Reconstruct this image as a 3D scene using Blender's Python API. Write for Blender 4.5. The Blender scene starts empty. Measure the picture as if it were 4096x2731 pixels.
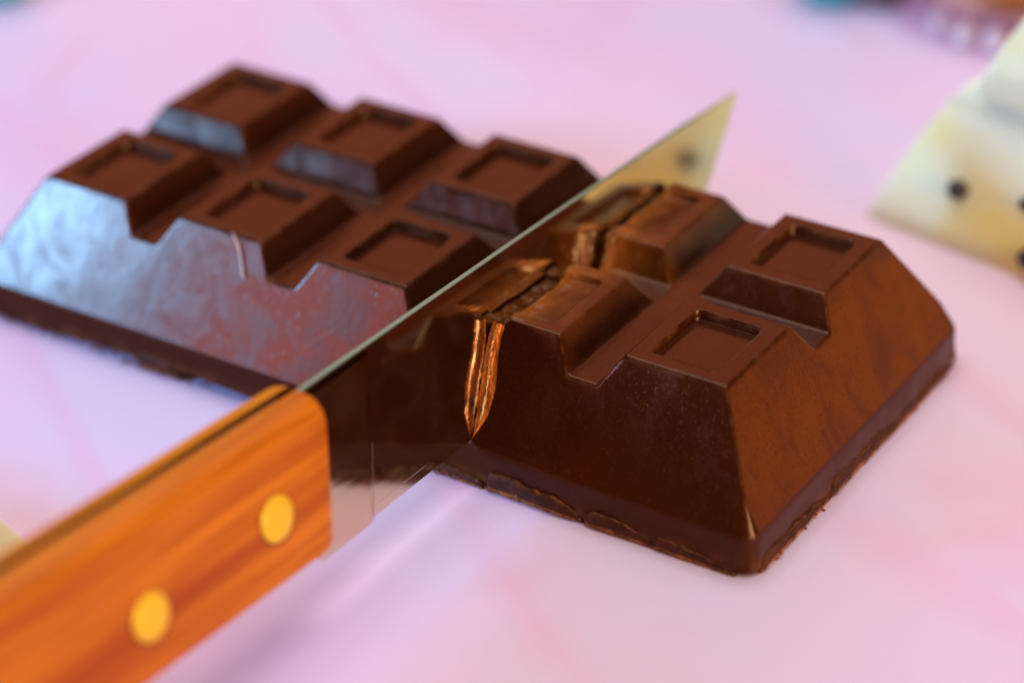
import bpy, bmesh, math, random
import numpy as np
from mathutils import Matrix, Vector, noise as mn

S = 0.03          # one build unit (the pitch of the chocolate squares) is 3 cm
scene = bpy.context.scene
rnd = random.Random(7)

# ------------------------------------------------------------------ camera
CAM_ROT = (1.02496, 0.01978, 0.5704)
CAM_LOC = (10.09957, -10.34095, 8.24019)
cd = bpy.data.cameras.new('camera')
cam = bpy.data.objects.new('camera', cd)
scene.collection.objects.link(cam)
cam.rotation_mode = 'XYZ'
cam.rotation_euler = CAM_ROT
cam.location = [c * S for c in CAM_LOC]
cd.sensor_width = 36
cd.lens = 5.21079 * 18
cd.clip_start = 0.01
cd.clip_end = 50
cd.dof.use_dof = True
cd.dof.focus_distance = 14.25 * S
cd.dof.aperture_fstop = 6.3
cd.dof.aperture_blades = 0
scene.camera = cam

# ------------------------------------------------------------------ world and lamps
world = bpy.data.worlds.new('World')
scene.world = world
world.use_nodes = True
bg = world.node_tree.nodes['Background']
bg.inputs[0].default_value = (0.50, 0.26, 0.20, 1)
bg.inputs[1].default_value = 0.25

def area(name, loc, target, size, color, watts):
    ld = bpy.data.lights.new(name, 'AREA')
    ld.shape = 'RECTANGLE'
    ld.size, ld.size_y = size[0] * S, size[1] * S
    ld.color = color
    ld.energy = watts
    o = bpy.data.objects.new(name, ld)
    scene.collection.objects.link(o)
    o.location = [c * S for c in loc]
    d = Vector(target) - Vector(loc)
    o.rotation_euler = d.to_track_quat('-Z', 'Y').to_euler()
    return o

def polar(az_deg, el_deg, dist, o=(2, 0, .5)):
    "az measured from -y towards -x"
    a, e = math.radians(az_deg), math.radians(el_deg)
    return (o[0] - dist * math.sin(a) * math.cos(e), o[1] - dist * math.cos(a) * math.cos(e), o[2] + dist * math.sin(e))
area('overhead_softbox', (0, 9.0, 40), (2.5, 1, 0), (46, 36), (1.0, 0.97, 0.99), 13.3)
area('window_blue', polar(45, 19.5, 24, (.2, -.3, .5)), (.2, -0.3, 0.5), (4.6, 4.4), (0.17, 0.47, 1.0), 6.8)
area('window_lavender', polar(34.3, 20, 24, (2, -.3, .5)), (2, -0.3, 0.5), (3.8, 6.5), (1.0, 0.40, 0.50), .55)
area('back_room_glow', (-11, 21, 16), (2.5, 1, .8), (24, 15), (1.0, 0.28, 0.14), 1.05)
area('warm_side_lamp', (31, -5, 6.5), (3, 1, 0.5), (12, 7), (1.0, 0.72, 0.42), 5.2)
area('added_end_fill', (26, 26, 2.2), (4.5, 1, 0.5), (18, 3.8), (1.0, 0.27, 0.05), .50)  # added lamp without a known source, puts an orange reflection on the right end
scene.cycles.caustics_reflective = False

scene.view_settings.view_transform = 'Standard'
scene.view_settings.look = 'None'
scene.view_settings.exposure = 0
scene.view_settings.gamma = 1

# ------------------------------------------------------------------ material helpers
class NT:
    def __init__(s, name):
        s.m = bpy.data.materials.new(name); s.m.use_nodes = True
        s.t = s.m.node_tree; s.n = s.t.nodes; s.l = s.t.links
        s.b = s.n['Principled BSDF']
        tc = s.n.new('ShaderNodeTexCoord'); mp = s.n.new('ShaderNodeMapping')
        mp.inputs['Scale'].default_value = (1 / S,) * 3
        s.l.new(tc.outputs['Object'], mp.inputs['Vector']); s.co = mp.outputs[0]
    def set(s, k, v):
        i = s.b.inputs[k]
        if hasattr(v, 'is_output'): s.l.new(v, i)
        else: i.default_value = (tuple(v) + (1,)) if isinstance(v, (tuple, list)) and len(v) == 3 and i.type == 'RGBA' else v
    def map(s, scale, rot=(0, 0, 0), loc=(0, 0, 0)):
        r = s.n.new('ShaderNodeMapping'); r.inputs['Rotation'].default_value = rot   # turn first, then stretch
        m = s.n.new('ShaderNodeMapping'); m.inputs['Scale'].default_value = scale
        m.inputs['Location'].default_value = loc
        s.l.new(s.co, r.inputs[0]); s.l.new(r.outputs[0], m.inputs[0]); return m.outputs[0]
    def noise(s, scale, detail=3, rough=.5, vec=None, dist=0.0):
        n = s.n.new('ShaderNodeTexNoise'); n.inputs['Scale'].default_value = scale
        n.inputs['Detail'].default_value = detail; n.inputs['Roughness'].default_value = rough
        n.inputs['Distortion'].default_value = dist
        s.l.new(vec or s.co, n.inputs['Vector']); return n.outputs['Fac']
    def vor(s, scale, vec=None):
        n = s.n.new('ShaderNodeTexVoronoi'); n.inputs['Scale'].default_value = scale
        s.l.new(vec or s.co, n.inputs['Vector']); return n.outputs['Distance']
    def ramp(s, fac, stops):
        r = s.n.new('ShaderNodeValToRGB'); e = r.color_ramp.elements
        while len(e) < len(stops): e.new(0.5)
        for q, (p, c) in zip(e, stops):
            q.position = p; q.color = (c, c, c, 1) if isinstance(c, (int, float)) else tuple(c) + (1,)
        s.l.new(fac, r.inputs[0]); return r.outputs[0]
    def mix(s, fac, a, b, kind='MIX'):
        m = s.n.new('ShaderNodeMix'); m.data_type = 'RGBA'; m.blend_type = kind
        for i, v in ((0, fac), (6, a), (7, b)):
            if hasattr(v, 'is_output'): s.l.new(v, m.inputs[i])
            else: m.inputs[i].default_value = v if i == 0 else tuple(v) + (1,)
        return m.outputs[2]
    def math(s, op, a, b=0.0, clamp=False):
        m = s.n.new('ShaderNodeMath'); m.operation = op; m.use_clamp = clamp
        for i, v in ((0, a), (1, b)):
            if hasattr(v, 'is_output'): s.l.new(v, m.inputs[i])
            else: m.inputs[i].default_value = v
        return m.outputs[0]
    def attr(s, name):
        a = s.n.new('ShaderNodeAttribute'); a.attribute_name = name; return a.outputs['Fac']
    def bump(s, h, strength, dist):
        prev = s.b.inputs['Normal'].links[0].from_socket if s.b.inputs['Normal'].links else None
        b = s.n.new('ShaderNodeBump'); b.inputs['Strength'].default_value = strength
        b.inputs['Distance'].default_value = dist * S
        s.l.new(h, b.inputs['Height'])
        if prev: s.l.new(prev, b.inputs['Normal'])
        s.l.new(b.outputs[0], s.b.inputs['Normal'])

# dark chocolate
M = NT('dark_chocolate')
c = M.mix(M.ramp(M.noise(2.2, 5, .6), [(.35, 0), (.7, 1)]), (.037, .0060, .0007), (.047, .0082, .0011))
c = M.mix(M.ramp(M.noise(46, 3, .65), [(.56, 0), (.72, .8)]), c, (.070, .018, .006))
c = M.mix(M.attr('foot'), c, (.062, .0125, .0035))
c = M.mix(M.math('MULTIPLY', M.attr('edge'), M.ramp(M.noise(9, 4, .6), [(.40, 0), (.62, .9)])), c, (.16, .050, .016))
cut = M.attr('cut')
c = M.mix(cut, c, M.mix(M.noise(8, 4, .6, M.map((1, 1, .35))), (.20, .045, .005), (.72, .23, .035)))
M.set('Base Color', c)
streak = M.noise(5.5, 6, .66, M.map((1.0, 1.0, .55), (0, .5, 0)), .6)
smear = M.ramp(streak, [(.38, .12), (.50, .16), (.60, .24)])
foot = M.attr('foot')
M.set('Roughness', M.mix(foot, M.mix(cut, smear, (.13, .13, .13)), (.62, .62, .62)))
M.set('IOR', 1.5); M.set('Specular Tint', (1.0, .60, .42)); M.set('Specular IOR Level', M.math('SUBTRACT', .36, M.math('MULTIPLY', foot, .22)))
M.bump(M.noise(2.3, 3, .5), .05, .05)
M.bump(M.noise(24, 5, .7, M.map((1, 1, .45), (0, .5, 0))), .07, .012)
M.bump(M.ramp(M.noise(60, 2, .6), [(.62, 0), (.74, 1)]), .12, .006)
M.bump(M.math('MULTIPLY', M.math('POWER', cut, 2.5), M.noise(11, 4, .6, M.map((1, 1, .22)))), 1.0, .16)
CHOC = M.m
M = NT('broken_chocolate')
M.set('Base Color', M.mix(M.math('MULTIPLY', M.attr('edge'), M.ramp(M.noise(16, 4, .7), [(.38, 0), (.6, 1)])), M.mix(M.ramp(M.noise(9, 4, .6), [(.4, 0), (.65, 1)]), (.052, .012, .0045), (.095, .026, .009)), (.42, .14, .03)))
M.set('Roughness', .55); M.set('Specular IOR Level', .18); M.bump(M.noise(30, 5, .65), .5, .02)
CHOC_EDGE = M.m
M = NT('chocolate_crumb'); M.set('Base Color', M.mix(M.noise(12, 2), (.12, .035, .012), (.36, .13, .045)))
M.set('Roughness', .5); CRUMB = M.m
M = NT('pale_shaving'); M.set('Base Color', (.62, .36, .20)); M.set('Roughness', .35); SHAVE = M.m
# white chocolate
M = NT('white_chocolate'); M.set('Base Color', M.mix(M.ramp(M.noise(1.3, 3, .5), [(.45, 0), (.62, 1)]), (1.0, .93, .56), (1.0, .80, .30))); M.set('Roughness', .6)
M.set('Specular IOR Level', .25); M.set('Subsurface Weight', .6); M.set('Subsurface Radius', (1.0, .85, .5)); M.set('Subsurface Scale', .35 * S)
M.bump(M.noise(6, 3), .2, .03); WCHOC = M.m
M = NT('cookie'); M.set('Base Color', M.mix(M.noise(10, 2), (.018, .014, .016), (.05, .04, .04))); M.set('Roughness', .6); COOKIE = M.m
# blade
M = NT('polished_steel'); M.set('Metallic', 1.0); M.set('Base Color', (.80, .66, .46))
M.set('Roughness', M.ramp(M.noise(3, 4, .6, M.map((1, .4, 3))), [(.35, .05), (.7, .13)]))
M.bump(M.noise(60, 2, .5, M.map((1, .02, 1))), .05, .004)
STEEL = M.m
M = NT('ground_spine'); M.set('Metallic', 1.0); M.set('Base Color', (.24, .42, .35)); M.set('Roughness', .42)
M.bump(M.noise(40, 3, .6, M.map((.2, 3, 1))), .3, .006); SPINE = M.m
M = NT('brass'); M.set('Metallic', .25); M.set('Base Color', (1.0, .60, .015)); M.set('Roughness', .4); BRASS = M.m
# handle wood
M = NT('varnished_wood')
g = M.noise(1.0, 4, .55, M.map((3.4, .22, 3.8), (.055, 0, 0)), .15)
g2 = M.noise(1.0, 3, .6, M.map((18, .5, 20), (.055, 0, 0)))
c = M.mix(M.ramp(g, [(.33, 0), (.50, .55), (.66, 1)]), (.40, .072, .0), (.76, .235, .002))
c = M.mix(M.ramp(g2, [(.36, .55), (.58, 0)]), c, (.34, .045, .0005))
M.set('Base Color', c); M.set('Roughness', .55); M.set('Specular IOR Level', .2); M.set('Coat Weight', .12); M.set('Coat Roughness', .3)
M.bump(g2, .12, .01); WOOD = M.m
# table top
M = NT('table_paper')
base = M.mix(M.ramp(M.noise(.42, 3, .5, M.map((1, 1, 1), (0, 0, .5)), .5), [(.42, 0), (.62, 1)]), (.77, .63, .82), (.83, .59, .76))
base = M.mix(M.ramp(M.noise(.36, 3, .55, M.map((1.3, .7, 1), (0, 0, -.4), (7, 3, 0)), .7), [(.56, 0), (.72, 1)]), base, (.82, .50, .66))
base = M.mix(M.ramp(M.noise(.8, 2, .5, M.map((.5, 1.4, 1), (0, 0, .9), (2, 8, 0))), [(.58, 0), (.70, .6)]), base, (.84, .53, .70))
vein = M.noise(.42, 1, .4, M.map((.30, 1.0, 1), (0, 0, .55), (3.3, 1.7, 0)), .3)
base = M.mix(M.ramp(vein, [(.475, 0), (.505, .42), (.545, 0)]), base, (.84, .46, .66))
M.set('Base Color', base); M.set('Roughness', .48)
M.bump(M.noise(40, 3, .6), .10, .012)
TABLE = M.m

# ------------------------------------------------------------------ object helpers
def finish(o, parent, kind=None, **props):
    scene.collection.objects.link(o)
    if parent: o.parent = parent
    if kind: o['kind'] = kind
    for k, v in props.items(): o[k] = v
    return o
def thing(name, label, cat, loc, group=None, rz=0):
    o = bpy.data.objects.new(name, None)
    o.empty_display_size = .01
    o.location = [c * S for c in loc]; o.rotation_euler = (0, 0, rz)
    o['label'] = label; o['category'] = cat
    if group: o['group'] = group
    scene.collection.objects.link(o); return o
def mesh_np(name, V, F, mat, parent=None, origin=(0, 0, 0), normals=None, attrs=None, smooth=True, kind=None):
    V = np.asarray(V, float)
    me = bpy.data.meshes.new(name)
    F = np.asarray(F, np.int32)
    me.vertices.add(len(V)); me.loops.add(F.size); me.polygons.add(len(F))
    me.vertices.foreach_set('co', ((V - np.array(origin)) * S).astype(np.float32).ravel())
    me.loops.foreach_set('vertex_index', F.ravel())
    k = F.shape[1]
    me.polygons.foreach_set('loop_start', np.arange(0, F.size, k, dtype=np.int32))
    me.update(calc_edges=True); me.validate()
    me.polygons.foreach_set('use_smooth', np.full(len(me.polygons), smooth))
    if attrs:
        for an, av in attrs.items():
            a = me.attributes.new(an, 'FLOAT', 'POINT'); a.data.foreach_set('value', np.asarray(av, np.float32))
    if normals is not None and len(me.vertices) == len(V):
        me.normals_split_custom_set_from_vertices([tuple(x) for x in normals])
    me.materials.append(mat)
    return finish(bpy.data.objects.new(name, me), parent, kind)
def from_bm(name, bm, mat, parent=None, smooth=True, kind=None, origin=(0, 0, 0)):
    me = bpy.data.meshes.new(name)
    bmesh.ops.recalc_face_normals(bm, faces=bm.faces)
    for v in bm.verts: v.co = (v.co - Vector(origin)) * S
    for f in bm.faces: f.smooth = smooth
    bm.to_mesh(me); bm.free(); me.materials.append(mat)
    return finish(bpy.data.objects.new(name, me), parent, kind)
def grid_faces(nu, nv, flip=False):
    a = np.arange(nu * nv).reshape(nu, nv)
    f = np.stack([a[:-1, :-1], a[1:, :-1], a[1:, 1:], a[:-1, 1:]], -1).reshape(-1, 4)
    return f[:, ::-1] if flip else f
def vnormals(V, F):
    n = np.zeros_like(V)
    fn = np.cross(V[F[:, 2]] - V[F[:, 0]], V[F[:, 3]] - V[F[:, 1]])
    for i in range(4): np.add.at(n, F[:, i], fn)
    return n / (np.linalg.norm(n, axis=1, keepdims=True) + 1e-12)
def fnoise(x, y, s, seed, octaves=3):
    "cheap smooth value noise on arrays"
    r = np.zeros(np.broadcast(x, y).shape); amp = 1.; tot = 0
    for o in range(octaves):
        X = x * s + seed * 17.3 + o * 5.1; Y = y * s + seed * 9.7 + o * 3.3
        xi = np.floor(X); yi = np.floor(Y); fx = X - xi; fy = Y - yi
        fx = fx * fx * (3 - 2 * fx); fy = fy * fy * (3 - 2 * fy)
        h = lambda a, b: (np.sin(a * 127.1 + b * 311.7 + seed * 74.7) * 43758.5453) % 1.0
        v = (h(xi, yi) * (1 - fx) + h(xi + 1, yi) * fx) * (1 - fy) + (h(xi, yi + 1) * (1 - fx) + h(xi + 1, yi + 1) * fx) * fy
        r = r + amp * (v - .5) * 2; tot += amp; amp *= .5; s *= 2
    return r / tot

# ------------------------------------------------------------------ mould shape shared by the dark and the white bars
SX, SY, PY, H, HB, FO = .594, .7095, 1.1103, .8588, .243, .3592
GD, WX = .1672, .0943
G = H - GD
SL = (H - HB) / FO
gx, gy = 1 - SX, PY - SY
SGX = GD / (gx / 2 - WX)
REC, RIN, RRUN = .052, .095, .006
def smin(a, b, k):
    h = np.clip(.5 + .5 * (b - a) / k, 0, 1)
    return b * (1 - h) + a * h - k * h * (1 - h)
def smax(a, b, k): return -smin(-a, -b, k)
def rect_sdf(x, y, x0, x1, y0, y1, r):
    "inside distance to a rounded rectangle"
    qx = np.abs(x - (x0 + x1) / 2) - (x1 - x0) / 2 + r; qy = np.abs(y - (y0 + y1) / 2) - (y1 - y0) / 2 + r
    return -(np.minimum(np.maximum(qx, qy), 0) + np.hypot(np.maximum(qx, 0), np.maximum(qy, 0)) - r)
def mould(x, y, ncol, x0, x1, y0, y1, k=.016, r=.09, HB=HB, SL=SL, H=H, G=G):
    out = HB + SL * rect_sdf(x, y, x0, x1, y0, y1, r)
    seg = np.full(x.shape, -9.)
    for i in range(ncol):
        for j in range(2):
            a0, a1, b0, b1 = i, i + SX, j * PY, j * PY + SY
            ins = np.full(x.shape, 9.)
            if i > 0: ins = smin(ins, H + SGX * (x - a0), k)
            if i < ncol - 1: ins = smin(ins, H + SGX * (a1 - x), k)
            if j > 0: ins = smin(ins, H + SGX * (y - b0), k)
            if j < 1: ins = smin(ins, H + SGX * (b1 - y), k)
            REC = .052 if not (ncol == 5 and i == 3) else .032
            d = rect_sdf(x, y, a0 + RIN, a1 - RIN, b0 + RIN, b1 - RIN, .05)
            top = H - REC * np.clip(d / RRUN, 0, 1) ** 1.0
            top = smax(smin(np.full(x.shape, H), H - REC / RRUN * d, k * .6), np.full(x.shape, H - REC), k * .7)
            seg = np.maximum(seg, smin(ins, top, k))
    z = smax(seg, np.full(x.shape, G), k * 1.3)
    return smin(z, out, k)

# ------------------------------------------------------------------ knife plane
def bladex(y, z): return 3.2951 + .0341 * y - .1696 * z
CUTZ = .268          # height of the cutting edge inside the bar

# ------------------------------------------------------------------ the dark bar
X0, X1, Y0, Y1 = -.372, 4 + SX + .372, -FO, PY + SY + FO
def round_corners(gxx, gyy, r=.09):
    "map the square footprint grid onto the rounded footprint"
    gxx = gxx.copy(); gyy = gyy.copy()
    for cx, sx in ((X0 + r, -1), (X1 - r, 1)):
        for cy, sy in ((Y0 + r, -1), (Y1 - r, 1)):
            u = (gxx - cx) * sx; v = (gyy - cy) * sy
            m = (u > 0) & (v > 0)
            f = np.maximum(u, v) / (np.hypot(u, v) + 1e-9)
            t = np.where(m, np.clip(np.maximum(u, v) / r, 0, 1), 0)
            f = 1 + (f - 1) * t
            gxx = np.where(m, cx + sx * u * f, gxx); gyy = np.where(m, cy + sy * v * f, gyy)
    return gxx, gyy
def crack(f): return np.interp(f, [0, .077, .21, .42, .55, .70, .85, 1], [0, .030, .075, .096, .092, .082, .086, .103])          # half opening of the crack along the front face
def gap(y, z):
    f = np.clip((z - CUTZ) / (H - CUTZ), 0, 1)
    top = (np.interp(y, [0, .54, .8, 1.1, 1.8], [3.247, 3.245, 3.225, 3.215, 3.240]) - bladex(y, H)) * f ** .8
    return .004 * (f > 0) + .35 * crack(f) + (top - .35 * crack(f)) * np.clip((y + .03) / .06, 0, 1)
def bar_side(right):
    st = .0085
    ys = np.linspace(Y0, Y1, int((Y1 - Y0) / st)); 
    if right:
        s = np.linspace(3.24, X1, 262)
    else:
        s = np.linspace(X0, 3.16, 415)
    sx, yy = np.meshgrid(s, ys, indexing='ij')
    xx, yy = round_corners(sx, yy)
    prof = mould(xx[0 if right else -1][None], yy[0 if right else -1][None], 5, X0, X1, Y0, Y1)[0]
    xb = bladex(ys, prof) + (gap(ys, prof) if right else -.012 - .03 * (prof > CUTZ) * (prof - CUTZ))
    # ragged broken edge on the right piece
    if right: xb = xb + np.where(prof > CUTZ + .02, .016 * fnoise(ys, ys * 0, 7, 3, 4) * np.clip((prof - CUTZ) * 5, 0, 1), 0)
    s0 = s[0] if right else s[-1]
    w = np.clip(1 - np.abs(s - s0) / .45, 0, 1)[:, None] ** 2
    xx = xx + (xb - s0)[None] * w
    z = mould(xx, yy, 5, X0, X1, Y0, Y1)
    cutm = np.zeros(z.shape)
    if right:
        d = xx - xb[None]
        pf = np.clip((prof - CUTZ - .01) / (H - CUTZ), 0, 1)
        front = (ys < .0)
        wid = np.where(front, .65 * crack(pf), .020 + .02 * fnoise(ys, ys * 0, 3.1, 5, 3)) * (pf > 0)
        wid = np.maximum(wid, 1e-4)[None]
        t = np.clip(1 - d / wid, 0, 1)
        rag = 1 + .35 * fnoise(xx, yy, 16, 8, 3)
        dep = np.where(front, 1.15, .75)[None] * wid * rag
        z = z - t ** 1.2 * dep * (pf[None] > 0)
        fill = H - .010 - 1.1 * np.maximum(d - .035, 0) - .006 * (1 + fnoise(xx, yy, 12, 19, 3))
        sq = ((yy > .02) & (yy < SY - .02)) | ((yy > PY + .02) & (yy < PY + SY - .02))
        z = np.where(sq & (z > H - REC - .02 - .03) & (d > wid), np.maximum(z, fill), z)
        cutm = np.clip(t * np.where(front, 2.2, .55)[None] + np.where((ys > .60) & (ys < 1.22), .9, .55)[None] * np.exp(-d / .15) * np.clip((z - np.where((ys > .66) & (ys < 1.16), .5, .77)[None]) / .03, 0, 1) * np.clip(yy / .03, 0, 1) * (1 + fnoise(xx, yy, 8, 15, 3)), 0, 1) * (pf[None] > 0)
    # hand-moulded unevenness and convexity wear mask
    z = z + .0007 * fnoise(xx, yy, 3.0, 2, 3)
    lap = np.zeros(z.shape)
    lap[1:-1, 1:-1] = 4 * z[1:-1, 1:-1] - z[2:, 1:-1] - z[:-2, 1:-1] - z[1:-1, 2:] - z[1:-1, :-2]
    edge = np.clip(lap * 90, 0, 1); edge[:2] = 0; edge[-2:] = 0; edge[:, :2] = 0; edge[:, -2:] = 0
    V = np.stack([xx, yy, z], -1)
    return s, ys, V, edge, cutm, xb, prof

bar = thing('chocolate_bar', 'large dark chocolate bar of ten hollowed squares, half cut through by the knife', 'chocolate bar', (2.3, .9, 0))
body_V, body_F, body_N, body_e, body_c, body_f = [], [], [], [], [], []
def add_body(V, F, e=None, c=None, N=None, f=0.):
    off = sum(len(v) for v in body_V)
    V = np.asarray(V); F = np.asarray(F)
    body_f.append(np.full(len(V), f) if np.ndim(f) == 0 else f); body_V.append(V); body_F.append(F + off); body_N.append(N if N is not None else vnormals(V, F))
    body_e.append(e if e is not None else np.zeros(len(V))); body_c.append(c if c is not None else np.zeros(len(V)))

borders = {}
for right in (False, True):
    s, ys, V, edge, cutm, xb, prof = bar_side(right)
    nu, nv = len(s), len(ys)
    Vf = V.reshape(-1, 3); F = grid_faces(nu, nv); N = vnormals(Vf, F)
    ef = edge.ravel(); cf = cutm.ravel()
    cen = Vf[F].mean(1)
    ci = np.clip(np.floor(cen[:, 0] + gx / 2), 0, 4).astype(int); cj = (cen[:, 1] > SY + gy / 2).astype(int)
    isseg = cen[:, 2] > G + .014
    def sub(mask):
        Fm = F[mask]; u, inv = np.unique(Fm, return_inverse=True)
        return Vf[u], inv.reshape(-1, 4), N[u], ef[u], cf[u]
    a = sub(~isseg); add_body(a[0], a[1], a[3], a[4], a[2])
    for i in range(5):
        for j in range(2):
            m = isseg & (ci == i) & (cj == j)
            if m.sum() < 60: continue
            a = sub(m)
            o = mesh_np('square', a[0], a[1], CHOC, bar, (2.3, .9, 0), a[2], {'edge': a[3], 'cut': a[4]})
            if i == 3 and right: o['label'] = 'square split by the knife, smeared along its cut edge'
    # cut face
    e = V[0] if right else V[-1]
    bot = e.copy(); bot[:, 2] = np.minimum(CUTZ - .01, e[:, 2] - .002); bot[:, 0] = bladex(bot[:, 1], CUTZ) + (.003 if right else -.012)
    rows = [e + (bot - e) * t for t in np.linspace(0, 1, 14)]
    W = np.stack(rows); W[1:-1, :, 0] += .008 * fnoise(W[1:-1, :, 1], W[1:-1, :, 2], 9, 4, 3)
    fl = grid_faces(14, nv, flip=not right)
    add_body(W.reshape(-1, 3), fl, None, np.full(14 * nv, .05))
    if right: borders['R'] = V
    else: borders['L'] = V
# flange wall round the foot
L_, R_ = borders['L'], borders['R']
front = np.concatenate([L_[:, 0], R_[:, 0]]); back = np.concatenate([L_[:, -1], R_[:, -1]])
loop = np.concatenate([front, R_[-1, 1:], back[::-1][1:], L_[0, ::-1][1:]])
keep = [0]
for i in range(1, len(loop)):
    if np.linalg.norm(loop[i, :2] - loop[keep[-1], :2]) > .006: keep.append(i)
loop = loop[keep]
tang = np.roll(loop, -1, 0) - np.roll(loop, 1, 0); nrm = np.stack([tang[:, 1], -tang[:, 0]], 1)
nrm /= np.linalg.norm(nrm, axis=1, keepdims=True) + 1e-9
for _ in range(6): nrm = (np.roll(nrm, 1, 0) + nrm + np.roll(nrm, -1, 0)) / 3
arc = np.cumsum(np.r_[0, np.linalg.norm(np.diff(loop[:, :2], axis=0), axis=1)])
isfront = (loop[:, 1] < Y0 + .06)
leftlift = np.where(isfront & (loop[:, 0] < 2.9), .055 * np.exp(-((loop[:, 0] - 1.15) / .75) ** 2), 0)
zbot = .004 + leftlift + .012 * np.clip(fnoise(arc, arc * 0, 3.3, 11, 4), 0, 1)
rows = []
prof_t = [(0, 0), (.02, .002), (.05, .004), (.10, .006), (.17, .007), (.3, .008), (.5, .010), (.7, .012), (.85, .016), (.94, .012), (1, -.004)]
soft = np.clip((loop[:, 0] - 3.25) / .3, 0, 1)     # the right half has a softly rounded shoulder above its foot
for t, o in prof_t:
    z = loop[:, 2] * (1 - t) + zbot * t
    ragged = .018 * fnoise(arc, z * 2, 2.6, 6, 4) * min(1, t * 2) + .022 * np.clip(fnoise(arc, z * 3, 9, 13, 3), 0, 1) * max(0, t - .6) * 2
    o = o * (1 - soft) + (o + .012 * (1 - math.exp(-t * 5))) * soft
    rows.append(np.concatenate([loop[:, :2] + nrm * (o + ragged)[:, None], z[:, None]], 1))
W = np.stack(rows + [np.concatenate([rows[-1][:, :2] - nrm * .12, rows[-1][:, 2:]], 1)])
nl = len(loop); a = np.arange(W.shape[0] * nl).reshape(-1, nl)
F = np.stack([a[:-1], np.roll(a[:-1], -1, 1), np.roll(a[1:], -1, 1), a[1:]], -1).reshape(-1, 4)[:, ::-1]
ev = np.zeros(W.shape[:2]); ev[-4:-1] = .9; ev[-5] = .4
WN = vnormals(W.reshape(-1, 3), F).reshape(W.shape)
sn = np.stack([nrm[:, 0] * .864, nrm[:, 1] * .864, np.full(nl, .504)], 1)
for r_ in range(4): WN[r_] = WN[r_] * (1 - (soft * (1 - r_ / 4))[:, None]) + sn * (soft * (1 - r_ / 4))[:, None]
WN /= np.linalg.norm(WN, axis=2, keepdims=True)
fa = np.ones(W.shape[:2]) * (1 - .55 * soft)[None]; fa[0] *= 1 - soft; fa[1] *= 1 - .7 * soft; fa[2] *= 1 - .4 * soft
add_body(W.reshape(-1, 3), F, ev.ravel(), f=fa.ravel(), N=WN.reshape(-1, 3))
mesh_np('bar_body', np.concatenate(body_V), np.concatenate(body_F), CHOC, bar, (2.3, .9, 0), np.concatenate(body_N),
        {'edge': np.concatenate(body_e), 'cut': np.concatenate(body_c), 'foot': np.concatenate(body_f)})

def foot_lobe(p0, p1, nrm, h, thick, seed, name='overflow_lip', hfun=None, mat=None):
    "an uneven tongue of chocolate that spilled over the mould edge along the foot"
    p0, p1, nrm = np.array(p0), np.array(p1), np.array(nrm)
    L = np.linalg.norm(p1 - p0); n = max(24, int(L / .008)); m = 12
    t = np.linspace(0, 1, n)
    r2 = random.Random(seed); ta, tb = r2.uniform(.03, .10), r2.uniform(.06, .3)
    env = np.clip(t / ta, 0, 1) ** .5 * np.clip((1 - t) / tb, 0, 1) ** .45 * (1.0 - r2.uniform(.1, .4) * t)
    hh = h * env * (1 + .34 * fnoise(t * L, t * 0, 7, seed, 4) + .10 * fnoise(t * L, t * 0, 34, seed + 1, 3))
    if hfun is not None: hh = hh * hfun(t)
    th = thick * (.45 + .55 * env) * (1 + .35 * fnoise(t * L, t * 0, 5, seed + 2, 4))
    V = []
    for q in range(m):
        a = q / (m - 1)
        if a < .12: off, z = th * .75 * (a / .12), hh * (1 - .02 * a)
        else:
            b = (a - .12) / .88
            off = th * (.75 + .35 * np.sin(b * 2.6)) - (th * .5 if b > .99 else 0); z = hh * (1 - b ** .9) + .003
        off = off + .009 * fnoise(t * L, z * 8, 14, seed + 5, 3)
        P = p0[None] + (p1 - p0)[None] * t[:, None] + nrm[None] * (np.broadcast_to(off, t.shape) - .004)[:, None]
        V.append(np.stack([P[:, 0], P[:, 1], np.broadcast_to(z, t.shape)], 1))
    V = np.stack(V)
    ea = np.zeros((m, n)); ea[:2] = .35; ea[-4:] = 1.0; ea[:, :2] = .4; ea[:, -2:] = .4
    return mesh_np(name, V.reshape(-1, 3), grid_faces(m, n), mat or CHOC_EDGE, bar, (2.3, .9, 0), attrs={'edge': ea.ravel()})
yf = Y0 - .020
o = foot_lobe((3.36, yf), (3.97, yf), (0, -1), .115, .036, 21); o['label'] = 'thick overlapping tongue near the knife'
foot_lobe((3.98, yf), (4.47, yf), (0, -1), .095, .030, 25, hfun=lambda t: 1.08 - .25 * t)
foot_lobe((4.40, yf), (4.90, yf), (0, -1), .085, .028, 29, hfun=lambda t: 1 - .1 * t)
foot_lobe((3.02, yf), (3.34, yf), (0, -1), .06, .022, 31)
foot_lobe((X1 + .018, Y0 + .06), (X1 + .018, .55), (1, 0), .085, .026, 35)
foot_lobe((X1 + .018, .50), (X1 + .018, Y1 - .10), (1, 0), .09, .028, 39)
foot_lobe((.92, Y0 - .008), (1.22, Y0 - .008), (0, -1), .10, .035, 43)
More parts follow.
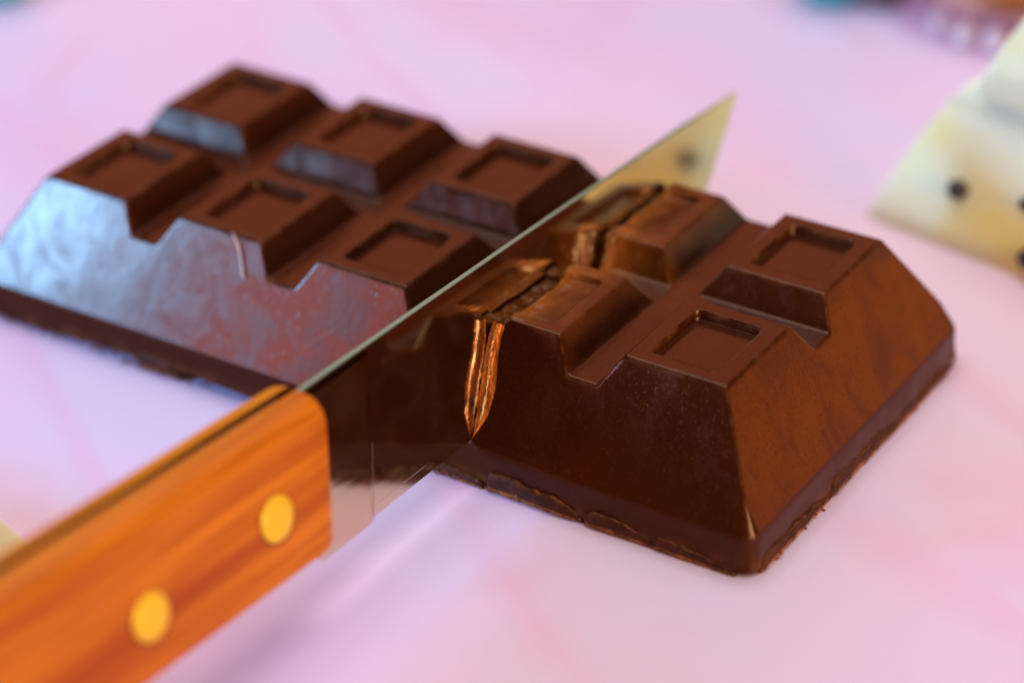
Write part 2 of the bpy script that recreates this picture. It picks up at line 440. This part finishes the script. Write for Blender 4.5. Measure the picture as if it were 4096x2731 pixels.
# crumbs along the ragged foot
bm = bmesh.new()
def crumb(x, y, z, r):
    q = bmesh.ops.create_icosphere(bm, subdivisions=1, radius=r)
    sc = [rnd.uniform(.5, 1.6) for _ in range(3)]
    for v in q['verts']:
        v.co = Vector((v.co.x * sc[0] * rnd.uniform(.7, 1.3), v.co.y * sc[1] * rnd.uniform(.7, 1.3), v.co.z * sc[2] * rnd.uniform(.7, 1.3)))
        v.co += Vector((x, y, z))
for k in range(110):
    x = rnd.choice([rnd.uniform(3.0, 3.45), rnd.uniform(3.0, 4.95), rnd.gauss(3.12, .07), rnd.gauss(3.62, .1)])
    crumb(x, Y0 - rnd.uniform(.012, .05), rnd.choice([.008, .012, .03]) + rnd.uniform(0, .015), rnd.uniform(.003, .010))
for k in range(80): crumb(rnd.uniform(-.3, 1.3), Y0 - rnd.uniform(.012, .05), rnd.uniform(.006, .07), rnd.uniform(.004, .013))
for k in range(34): crumb(X1 + rnd.uniform(.02, .06), rnd.uniform(Y0, Y1 - .2), rnd.uniform(.004, .03), rnd.uniform(.003, .010))
from_bm('crumbs', bm, CRUMB, bar, kind='stuff', origin=(2.3, .9, 0))
# pale curl scraped up on the front face
def sliver(name, pts, widths, mat, parent, origin):
    bm = bmesh.new(); prev = None
    for p, w in zip(pts, widths):
        ring = []
        for k in range(6):
            a = k / 6 * 2 * math.pi
            ring.append(bm.verts.new((p[0] + math.cos(a) * w, p[1] - .004 + math.sin(a) * w * .45, p[2] + math.sin(a + .6) * w * .5)))
        if prev:
            for k in range(6): bm.faces.new((prev[k], prev[(k + 1) % 6], ring[(k + 1) % 6], ring[k]))
        prev = ring
    return from_bm(name, bm, mat, parent, origin=origin)
def on_front(x, z): return (x, Y0 + (z - HB) / SL - .008, z)
pts = [on_front(1.395 + .165 * t + .012 * math.sin(t * 5), .865 - .20 * t) for t in np.linspace(0, 1, 9)]
sliver('shaving', pts, [.004, .010, .013, .012, .011, .010, .011, .014, .004], SHAVE, bar, (2.3, .9, 0))['label'] = 'pale curl scraped up beside a groove'
# glossy smear of warmed chocolate squeezed out between blade and broken edge
M = NT('warmed_chocolate'); M.set('Base Color', M.mix(M.ramp(M.noise(9, 4, .6, M.map((1, 1, .3))), [(.30, 0), (.52, 1)]), (.26, .060, .008), (.85, .31, .05)))
M.set('Roughness', .10); M.set('Specular IOR Level', 1.0); M.set('Specular Tint', (1.0, .62, .32)); M.set('Coat Weight', .8); M.set('Coat Roughness', .07); M.set('Coat Tint', (1.0, .6, .3))
M.bump(M.noise(9, 4, .6, M.map((1, 1, .25))), .9, .12); SMEAR = M.m
nu, nv = 90, 26
uu, vv = np.meshgrid(np.linspace(.0, .95, nu), np.linspace(0, 1, nv), indexing='ij')
zz = CUTZ + .005 + uu * (H - CUTZ - .01)
yy = Y0 + (zz - HB) / SL
wo = crack(uu) + .003
inner = .003 + .03 * np.clip((uu - .70) / .3, 0, 1) ** 1.5 + .005 * fnoise(zz, zz * 0, 18, 61, 3)
dd = vv ** 1.6 * .008 + .010 * fnoise(zz * .35, vv * .5, 9, 62, 3) * np.sin(np.pi * vv) + .009 * np.sin(vv * 9 + 3 * fnoise(zz, zz * 0, 4, 63, 2)) * np.sin(np.pi * vv)
yy2 = yy + dd - .001
xx = bladex(yy2, zz) + (wo + .003) * (1 - vv) + inner * vv
V = np.stack([xx, yy2, zz], -1).reshape(-1, 3)
o = mesh_np('melted_smear', V, grid_faces(nu, nv), SMEAR, bar, (2.3, .9, 0)); o['label'] = 'glossy copper brown smear in the crack beside the blade'
# crushed shelf between the cut edge and the blade along the top
nv, nu = 300, 9
ysh = np.linspace(.0, 1.86, nv); vv, yy = np.meshgrid(np.linspace(0, 1, nu), ysh, indexing='ij')
Rb = borders['R']; pz = np.interp(ysh, Rb[0, :, 1], Rb[0, :, 2]); px = np.interp(ysh, Rb[0, :, 1], Rb[0, :, 0])
zz = pz[None] - .012 - .032 * vv - .009 * (1 + fnoise(yy, vv * .12, 13, 71, 4)) * (vv > 0)
xx = (px + .012)[None] * (1 - vv) + (bladex(yy, zz) + .002) * vv
V = np.stack([xx, yy, zz], -1).reshape(-1, 3)
mesh_np('crushed_shelf', V, grid_faces(nu, nv, flip=True), CHOC, bar, (2.3, .9, 0), attrs={'edge': np.zeros(len(V)), 'cut': np.clip(.42 + .3 * fnoise(yy, vv * .1, 6, 77, 3), 0, 1).ravel()})['label'] = 'dark crushed ledge of chocolate along the blade'
# ------------------------------------------------------------------ knife
kn = thing('kitchen_knife', 'kitchen knife with orange wooden handle and brass rivets pressed into the chocolate', 'knife', (3.2, -1.5, .3))
KO = (3.2, -1.5, .3)
def spine_z(y): return 1.161 - .0156 * (y + 1.622) if y < .306 else 1.131 - .0227 * (y - .306)
def edge_z(y):
    if y < 1.2: return .266
    return .266 + .811 * ((y - 1.2) / 1.481) ** 2.1
ysb = list(np.linspace(-1.69, 1.2, 60)) + list(np.linspace(1.22, 2.678, 76))
NZ = 26
Vr, Vl = [], []
for y in ysb:
    zt, zb = spine_z(y), min(edge_z(y), spine_z(y) - .001)
    for k in range(NZ):
        t = k / (NZ - 1); z = zt + (zb - zt) * t
        w = .036 * (1 - .25 * max(0, (y + 1.6) / 4.5)) * min(1, (1 - t) * (zt - zb) / .55 + .0) + .0006
        x = bladex(y, z)
        Vr.append((x, y, z)); Vl.append((x - w, y, z))
nb = len(ysb)
F1 = grid_faces(nb, NZ, flip=False)
V = np.array(Vr + Vl); off = len(Vr)
F = [F1[:, ::-1], F1 + off]
a = np.arange(nb * NZ).reshape(nb, NZ)
rim = lambda i, j, sgn: np.stack([i[:-1], i[1:], i[1:] + off, i[:-1] + off], -1)[:, ::sgn]
F.append(rim(a[:, -1], None, -1)); F.append(rim(a[-1, :], None, 1)); F.append(rim(a[0, :], None, -1))
bl = mesh_np('blade', V, np.concatenate(F), STEEL, kn, KO, smooth=False)
# spine strip, rough ground and slightly chamfered
V = []
for y in ysb:
    zt = spine_z(y); w = .036 * (1 - .25 * max(0, (y + 1.6) / 4.5)) * min(1, (zt - min(edge_z(y), zt - .001)) / .55) + .001
    x = bladex(y, zt)
    V += [(x + .0004, y, zt - .010), (x - .004, y, zt + .004), (x - w + .004, y, zt + .004), (x - w - .0004, y, zt - .010)]
mesh_np('spine', V, grid_faces(nb, 4, flip=True), SPINE, kn, KO, smooth=False)
V = []
for y in [q for q in ysb if q > -1.28]:
    zb = edge_z(y)
    if zb + .05 > spine_z(y): break
    V += [(bladex(y, zb + .055) + .0006, y, zb + .055), (bladex(y, zb) - .010, y, zb - .002)]
V = np.array(V)
mesh_np('edge_bevel', V, grid_faces(len(V) // 2, 2, flip=True), STEEL, kn, KO, smooth=False)
# bolster: the unground steel next to the handle
V = []
for y in (-1.69, -1.275, -1.25, -1.225):
    for t in np.linspace(0, 1, 12):
        z = spine_z(y) - .03 + (edge_z(y) + .002 - spine_z(y) + .03) * t
        q = .26 * (z - edge_z(y)) if y > -1.6 else 0
        V.append((bladex(y, z) + (.026 if y < -1.26 else .014 if y < -1.245 else .0003), y + q, z))
mesh_np('ricasso', V, grid_faces(4, 12, flip=True), STEEL, kn, KO, smooth=False)

M = NT('seam_shadow_steel'); M.set('Metallic', .6); M.set('Base Color', (.26, .17, .15)); M.set('Roughness', .6)  # dark strip that paints the shadow line at the ricasso step
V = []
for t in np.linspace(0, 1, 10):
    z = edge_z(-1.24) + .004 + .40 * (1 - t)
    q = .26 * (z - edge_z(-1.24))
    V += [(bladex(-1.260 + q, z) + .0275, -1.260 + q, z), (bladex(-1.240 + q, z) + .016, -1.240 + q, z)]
mesh_np('heel_seam_shadow', V, grid_faces(10, 2), M.m, kn, KO, smooth=False)
# handle scales: lofted cross sections along the grip
HT = .150      # scale thickness
def grip(y):
    d = -1.60 - y
    top = 1.188 + .060 * d; bot = .405 + .034 * d
    return top, bot
def scale_mesh(side):
    RR = .12
    ysx = [-1.56 - RR * (1 - math.cos(a_)) for a_ in np.linspace(0, math.pi / 2, 9)] + list(np.linspace(-1.745, -5.4, 46))
    nsec = 26; V = []
    for iy, y in enumerate(ysx):
        top, bot = grip(y)
        ins = RR * (1 - math.sin(iy / 8 * math.pi / 2)) if iy < 9 else 0     # rounded front end
        top -= ins * 1.0; bot += ins * .12; th = HT - ins * .45
        # profile in (offset from tang, z): flat tang side, crowned top, big soft chamfer, flat face, rounded foot
        pts = []
        ch = .115
        for k in range(9):
            a = k / 8 * math.pi / 2; pts.append((th * math.sin(a) ** .9, top - ch * (1 - math.cos(a)) ** 1.05))
        for k in range(1, 10): pts.append((th + .004 * math.sin(k / 10 * math.pi), top - ch - (top - ch - bot - .03) * k / 10))
        for k in range(6):
            a = k / 5; pts.append((th - .03 * (1 - math.cos(a * math.pi / 2)), bot + .03 * (1 - math.sin(a * math.pi / 2))))
        pts.append((.012, bot))
        pts.append((.0, bot + .004))
        pts = pts[:nsec]
        while len(pts) < nsec: pts.append(pts[-1])
        for o_, z in pts:
            yy = y - (z - .9) * (-.23) * (1 if y > -1.69 else max(0, 1 + (y + 1.69)))   # end leans like in the photo
            V.append((bladex(yy, z) + (o_ if side > 0 else -.050 - o_), yy, z))
    V = np.array(V)
    F = grid_faces(len(ysx), nsec, flip=(side < 0))
    bm = bmesh.new(); vs = [bm.verts.new(v) for v in V]
    for f in F:
        q = [vs[i] for i in dict.fromkeys(f)]
        if len(q) > 2:
            try: bm.faces.new(q)
            except ValueError: pass
    for ring in (range(nsec), range((len(ysx) - 1) * nsec, len(ysx) * nsec)):
        try: bm.faces.new([vs[i] for i in ring])
        except ValueError: pass
    bmesh.ops.remove_doubles(bm, verts=bm.verts, dist=.0008)
    return from_bm('handle_scale', bm, WOOD, kn, origin=KO)
scale_mesh(1); scale_mesh(-1)
V = []
for y in np.linspace(-1.68, -5.38, 40):
    top, bot = grip(y)
    for o_, z in ((-.002, top - .022), (-.048, top - .022), (-.048, bot + .01), (-.002, bot + .01)): V.append((bladex(y, z) + o_, y, z))
a = np.arange(160).reshape(40, 4)
F = np.stack([a[:-1], np.roll(a[:-1], -1, 1), np.roll(a[1:], -1, 1), a[1:]], -1).reshape(-1, 4)
M = NT('tang_steel'); M.set('Metallic', .8); M.set('Base Color', (.25, .12, .06)); M.set('Roughness', .5)
mesh_np('tang', V, F, M.m, kn, KO, smooth=False)
M = NT('painted_seam_shade'); M.set('Base Color', (.16, .035, .004)); M.set('Roughness', .7); SEAM_SHADE = M.m  # shade in the joint round each rivet, painted as a dark uneven ring
def rivet(y, z, side):
    bm = bmesh.new(); n = 32; rings = []
    for r, h in ((.120, -.02), (.120, .003), (.108, .008), (.06, .010)):
        rings.append([bm.verts.new((h, math.cos(k / n * 2 * math.pi) * r, math.sin(k / n * 2 * math.pi) * r)) for k in range(n)])
    for A, B in zip(rings, rings[1:]):
        for k in range(n): bm.faces.new((A[k], A[(k + 1) % n], B[(k + 1) % n], B[k]))
    bm.faces.new(rings[-1])
    for v in bm.verts:
        h = v.co.x; yy = y + v.co.y; zz = z + v.co.z
        v.co = Vector((bladex(yy, zz) + (HT + .004 + h if side > 0 else -.050 - HT - .004 - h), yy, zz))
    from_bm('rivet', bm, BRASS, kn, origin=KO)
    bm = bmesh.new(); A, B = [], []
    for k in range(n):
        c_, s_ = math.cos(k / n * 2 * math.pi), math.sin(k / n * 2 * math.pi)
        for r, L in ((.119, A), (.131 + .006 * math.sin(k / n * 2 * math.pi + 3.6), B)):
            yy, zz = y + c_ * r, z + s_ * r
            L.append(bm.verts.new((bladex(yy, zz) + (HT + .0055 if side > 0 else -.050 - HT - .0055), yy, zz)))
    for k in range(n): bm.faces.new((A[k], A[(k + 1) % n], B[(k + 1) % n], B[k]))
    from_bm('rivet_seam_shade', bm, SEAM_SHADE, kn, origin=KO)
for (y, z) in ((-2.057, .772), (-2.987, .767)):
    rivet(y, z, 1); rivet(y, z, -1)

# ------------------------------------------------------------------ white chocolate bars with cookie pieces
def white_bar(name, label, corner, rz, ncol, dots, res=.03, sc=1.3, hb=.09, h=.72, fo=.32, base=0.0):
    "corner = near left foot corner on the table"
    t = thing(name, label, 'white chocolate', (corner[0], corner[1], base), 'white chocolate bars with cookie pieces', rz)
    x0, x1, y0, y1 = -fo, ncol - 1 + SX + fo, -fo, PY + SY + fo
    xs = np.arange(x0, x1 + res, res); xs[-1] = x1; ys = np.arange(y0, y1 + res, res); ys[-1] = y1
    xx, yy = np.meshgrid(xs, ys, indexing='ij')
    gl = h - .14
    hz = lambda X, Y: mould(X, Y, ncol, x0, x1, y0, y1, k=.09, r=.14, HB=hb, SL=(h - hb) / fo, H=h, G=gl)
    z = hz(xx, yy); V = np.stack([xx, yy, z], -1)
    loop = np.concatenate([V[:, 0], V[-1, 1:], V[::-1, -1][1:], V[0, ::-1][1:-1]])
    Vf = V.reshape(-1, 3); n0 = len(Vf); nl = len(loop)
    lo = loop.copy(); lo[:, 2] = 0; F = grid_faces(len(xs), len(ys))
    up = np.arange(nl) + n0; dn = up + nl
    FW = np.stack([up, dn, np.roll(dn, -1), np.roll(up, -1)], -1)
    P = (np.concatenate([Vf, loop, lo]) - np.array([x0, y0, 0])) * sc
    cen = (Vf[F]).mean(1); ci = np.clip(np.floor(cen[:, 0] + gx / 2), 0, ncol - 1); cj = (cen[:, 1] > SY + gy / 2)
    seg = cen[:, 2] > gl + .02
    N = np.zeros((len(P), 3)); N[:n0] = vnormals(P[:n0], F); NW = vnormals(P, FW); N[n0:] = NW[n0:]
    def sub(Fm, nm):
        u, inv = np.unique(Fm, return_inverse=True)
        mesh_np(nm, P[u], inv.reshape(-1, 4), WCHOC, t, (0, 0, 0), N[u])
    sub(np.concatenate([F[~seg], FW]), 'bar_body')
    for i in range(ncol):
        for j in range(2):
            m = seg & (ci == i) & (cj == j)
            if m.sum() > 20: sub(F[m], 'square')
    for (dx, dy, r) in dots:
        bm = bmesh.new(); bmesh.ops.create_icosphere(bm, subdivisions=2, radius=r)
        zz = float(hz(np.array([[dx / sc + x0]]), np.array([[dy / sc + y0]]))[0, 0]) * sc
        for v in bm.verts: v.co = Vector((v.co.x * rnd.uniform(.7, 1.25), v.co.y * rnd.uniform(.7, 1.25), v.co.z * .8)) + Vector((dx, dy, zz))
        from_bm('cookie_piece', bm, COOKIE, t)
    return t
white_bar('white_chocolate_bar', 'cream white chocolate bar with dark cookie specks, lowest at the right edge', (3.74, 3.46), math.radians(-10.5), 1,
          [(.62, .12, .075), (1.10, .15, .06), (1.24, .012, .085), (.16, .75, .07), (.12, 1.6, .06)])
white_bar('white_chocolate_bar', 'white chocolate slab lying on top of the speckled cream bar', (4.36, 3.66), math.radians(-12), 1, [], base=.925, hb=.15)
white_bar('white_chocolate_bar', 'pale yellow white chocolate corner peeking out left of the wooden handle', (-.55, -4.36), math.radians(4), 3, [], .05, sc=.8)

# ------------------------------------------------------------------ blurred things at the far edge of the table
def lathe(name, prof, mat, parent, n=48, loc=(0, 0, 0), sxy=(1, 1)):
    bm = bmesh.new(); rings = []
    for r, z in prof: rings.append([bm.verts.new((math.cos(k / n * 2 * math.pi) * r * sxy[0] + loc[0], math.sin(k / n * 2 * math.pi) * r * sxy[1] + loc[1], z + loc[2])) for k in range(n)])
    for A, B in zip(rings, rings[1:]):
        for k in range(n): bm.faces.new((A[k], A[(k + 1) % n], B[(k + 1) % n], B[k]))
    return from_bm(name, bm, mat, parent)
M = NT('teal_glaze'); M.set('Base Color', (.02, .62, .50)); M.set('Roughness', .25); TEAL = M.m
M = NT('rose_glass'); M.set('Base Color', (.93, .62, .72)); M.set('Transmission Weight', .75); M.set('Roughness', .12); M.set('IOR', 1.3); ROSE = M.m
M = NT('maroon_jelly'); M.set('Base Color', (.42, .05, .07)); M.set('Roughness', .3); MAROON = M.m
M = NT('amber_jelly'); M.set('Base Color', (.72, .32, .07)); M.set('Roughness', .3); AMBER = M.m
M = NT('taupe_wafer'); M.set('Base Color', M.mix(M.noise(5), (.16, .10, .08), (.28, .17, .14))); M.set('Roughness', .6); TAUPE = M.m
M = NT('pearl_sugar'); M.set('Base Color', (.92, .84, .78)); M.set('Roughness', .15); PEARL = M.m

t = thing('teal_cup', 'small rounded teal cup blurred at the far edge of the table', 'cup', (2.0, 6.45, 0))
lathe('cup_body', [(.001, .004), (.16, .004), (.24, .06), (.30, .18), (.33, .36), (.335, .60), (.32, .60), (.31, .36), (.27, .18), (.2, .08), (.001, .05)], TEAL, t)
t = thing('teal_cup', 'teal cup cropped by the top left corner', 'cup', (-3.50, 3.28, 0))
lathe('cup_body', [(.001, .004), (.16, .004), (.24, .06), (.30, .18), (.33, .36), (.335, .60), (.32, .60), (.31, .36), (.27, .18), (.2, .08), (.001, .05)], TEAL, t)
t = thing('pink_dish', 'shallow translucent pink dish at the upper right holding coloured sweets', 'dish', (3.25, 7.02, 0))
lathe('dish_wall', [(.62, .004), (.66, .03), (.84, .12), (.96, .30), (1.0, .32), (.99, .34), (.93, .31), (.80, .15), (.6, .07), (.001, .07)], ROSE, t)
lathe('dish_foot', [(.001, .003), (.60, .003), (.64, .02), (.60, .05), (.3, .06)], PEARL, t)
def sweet(name, label, mat, loc, size, cat='sweet'):
    t = thing(name, label, cat, loc); bm = bmesh.new()
    bmesh.ops.create_cube(bm, size=1)
    bmesh.ops.bevel(bm, geom=list(bm.edges), offset=.22, segments=4, affect='EDGES')
    R = Matrix.Rotation(rnd.uniform(-.6, .6), 3, 'Z')
    for v in bm.verts:
        k = 1 - .22 * (v.co.z + .5)
        v.co = R @ Vector((v.co.x * size[0] * k, v.co.y * size[1] * k, (v.co.z + .5) * size[2] + .003))
    from_bm('sweet_body', bm, mat, t)
    bm = bmesh.new(); bmesh.ops.create_icosphere(bm, subdivisions=2, radius=.09)
    for v in bm.verts: v.co = Vector((v.co.x * 1.3, v.co.y, v.co.z * .5 + size[2]))
    from_bm('sugar_cap', bm, PEARL, t)
sweet('wafer_sweet', 'dull brown wafer sweet standing between the teal cup and the pink dish', TAUPE, (2.42, 6.50, 0), (.26, .34, .5))
sweet('jelly_sweet', 'amber jelly sweet on the pink dish', AMBER, (3.35, 6.62, .11), (.50, .42, .42))
sweet('jelly_sweet', 'maroon jelly sweet at the right side of the pink dish', MAROON, (3.78, 6.86, .13), (.42, .55, .42))
for k, (x, y, r, lb) in enumerate(((2.98, 6.22, .075, 'leftmost pale sugar pearl in front of the pink dish'), (3.22, 6.12, .085, 'second pale sugar pearl from the left before the pink dish'),
                    (3.45, 6.14, .085, 'large pale sugar pearl in the middle of the row before the dish'), (3.62, 6.26, .07, 'small pale sugar pearl right of the middle one before the dish'), (3.84, 6.20, .085, 'rightmost glinting sugar pearl nearest the white chocolate'))):
    bm = bmesh.new(); bmesh.ops.create_icosphere(bm, subdivisions=3, radius=r)
    for v in bm.verts: v.co.z += r + .002
    o = from_bm('sugar_pearl', bm, PEARL); o.location = (x * S, y * S, 0)
    o['label'] = lb; o['category'] = 'sweet'; o['group'] = 'sugar pearls in front of the pink dish'

# ------------------------------------------------------------------ table
tb = bmesh.new()
bmesh.ops.create_grid(tb, x_segments=2, y_segments=2, size=40)
from_bm('table_top', tb, TABLE, None, smooth=False, kind='structure')
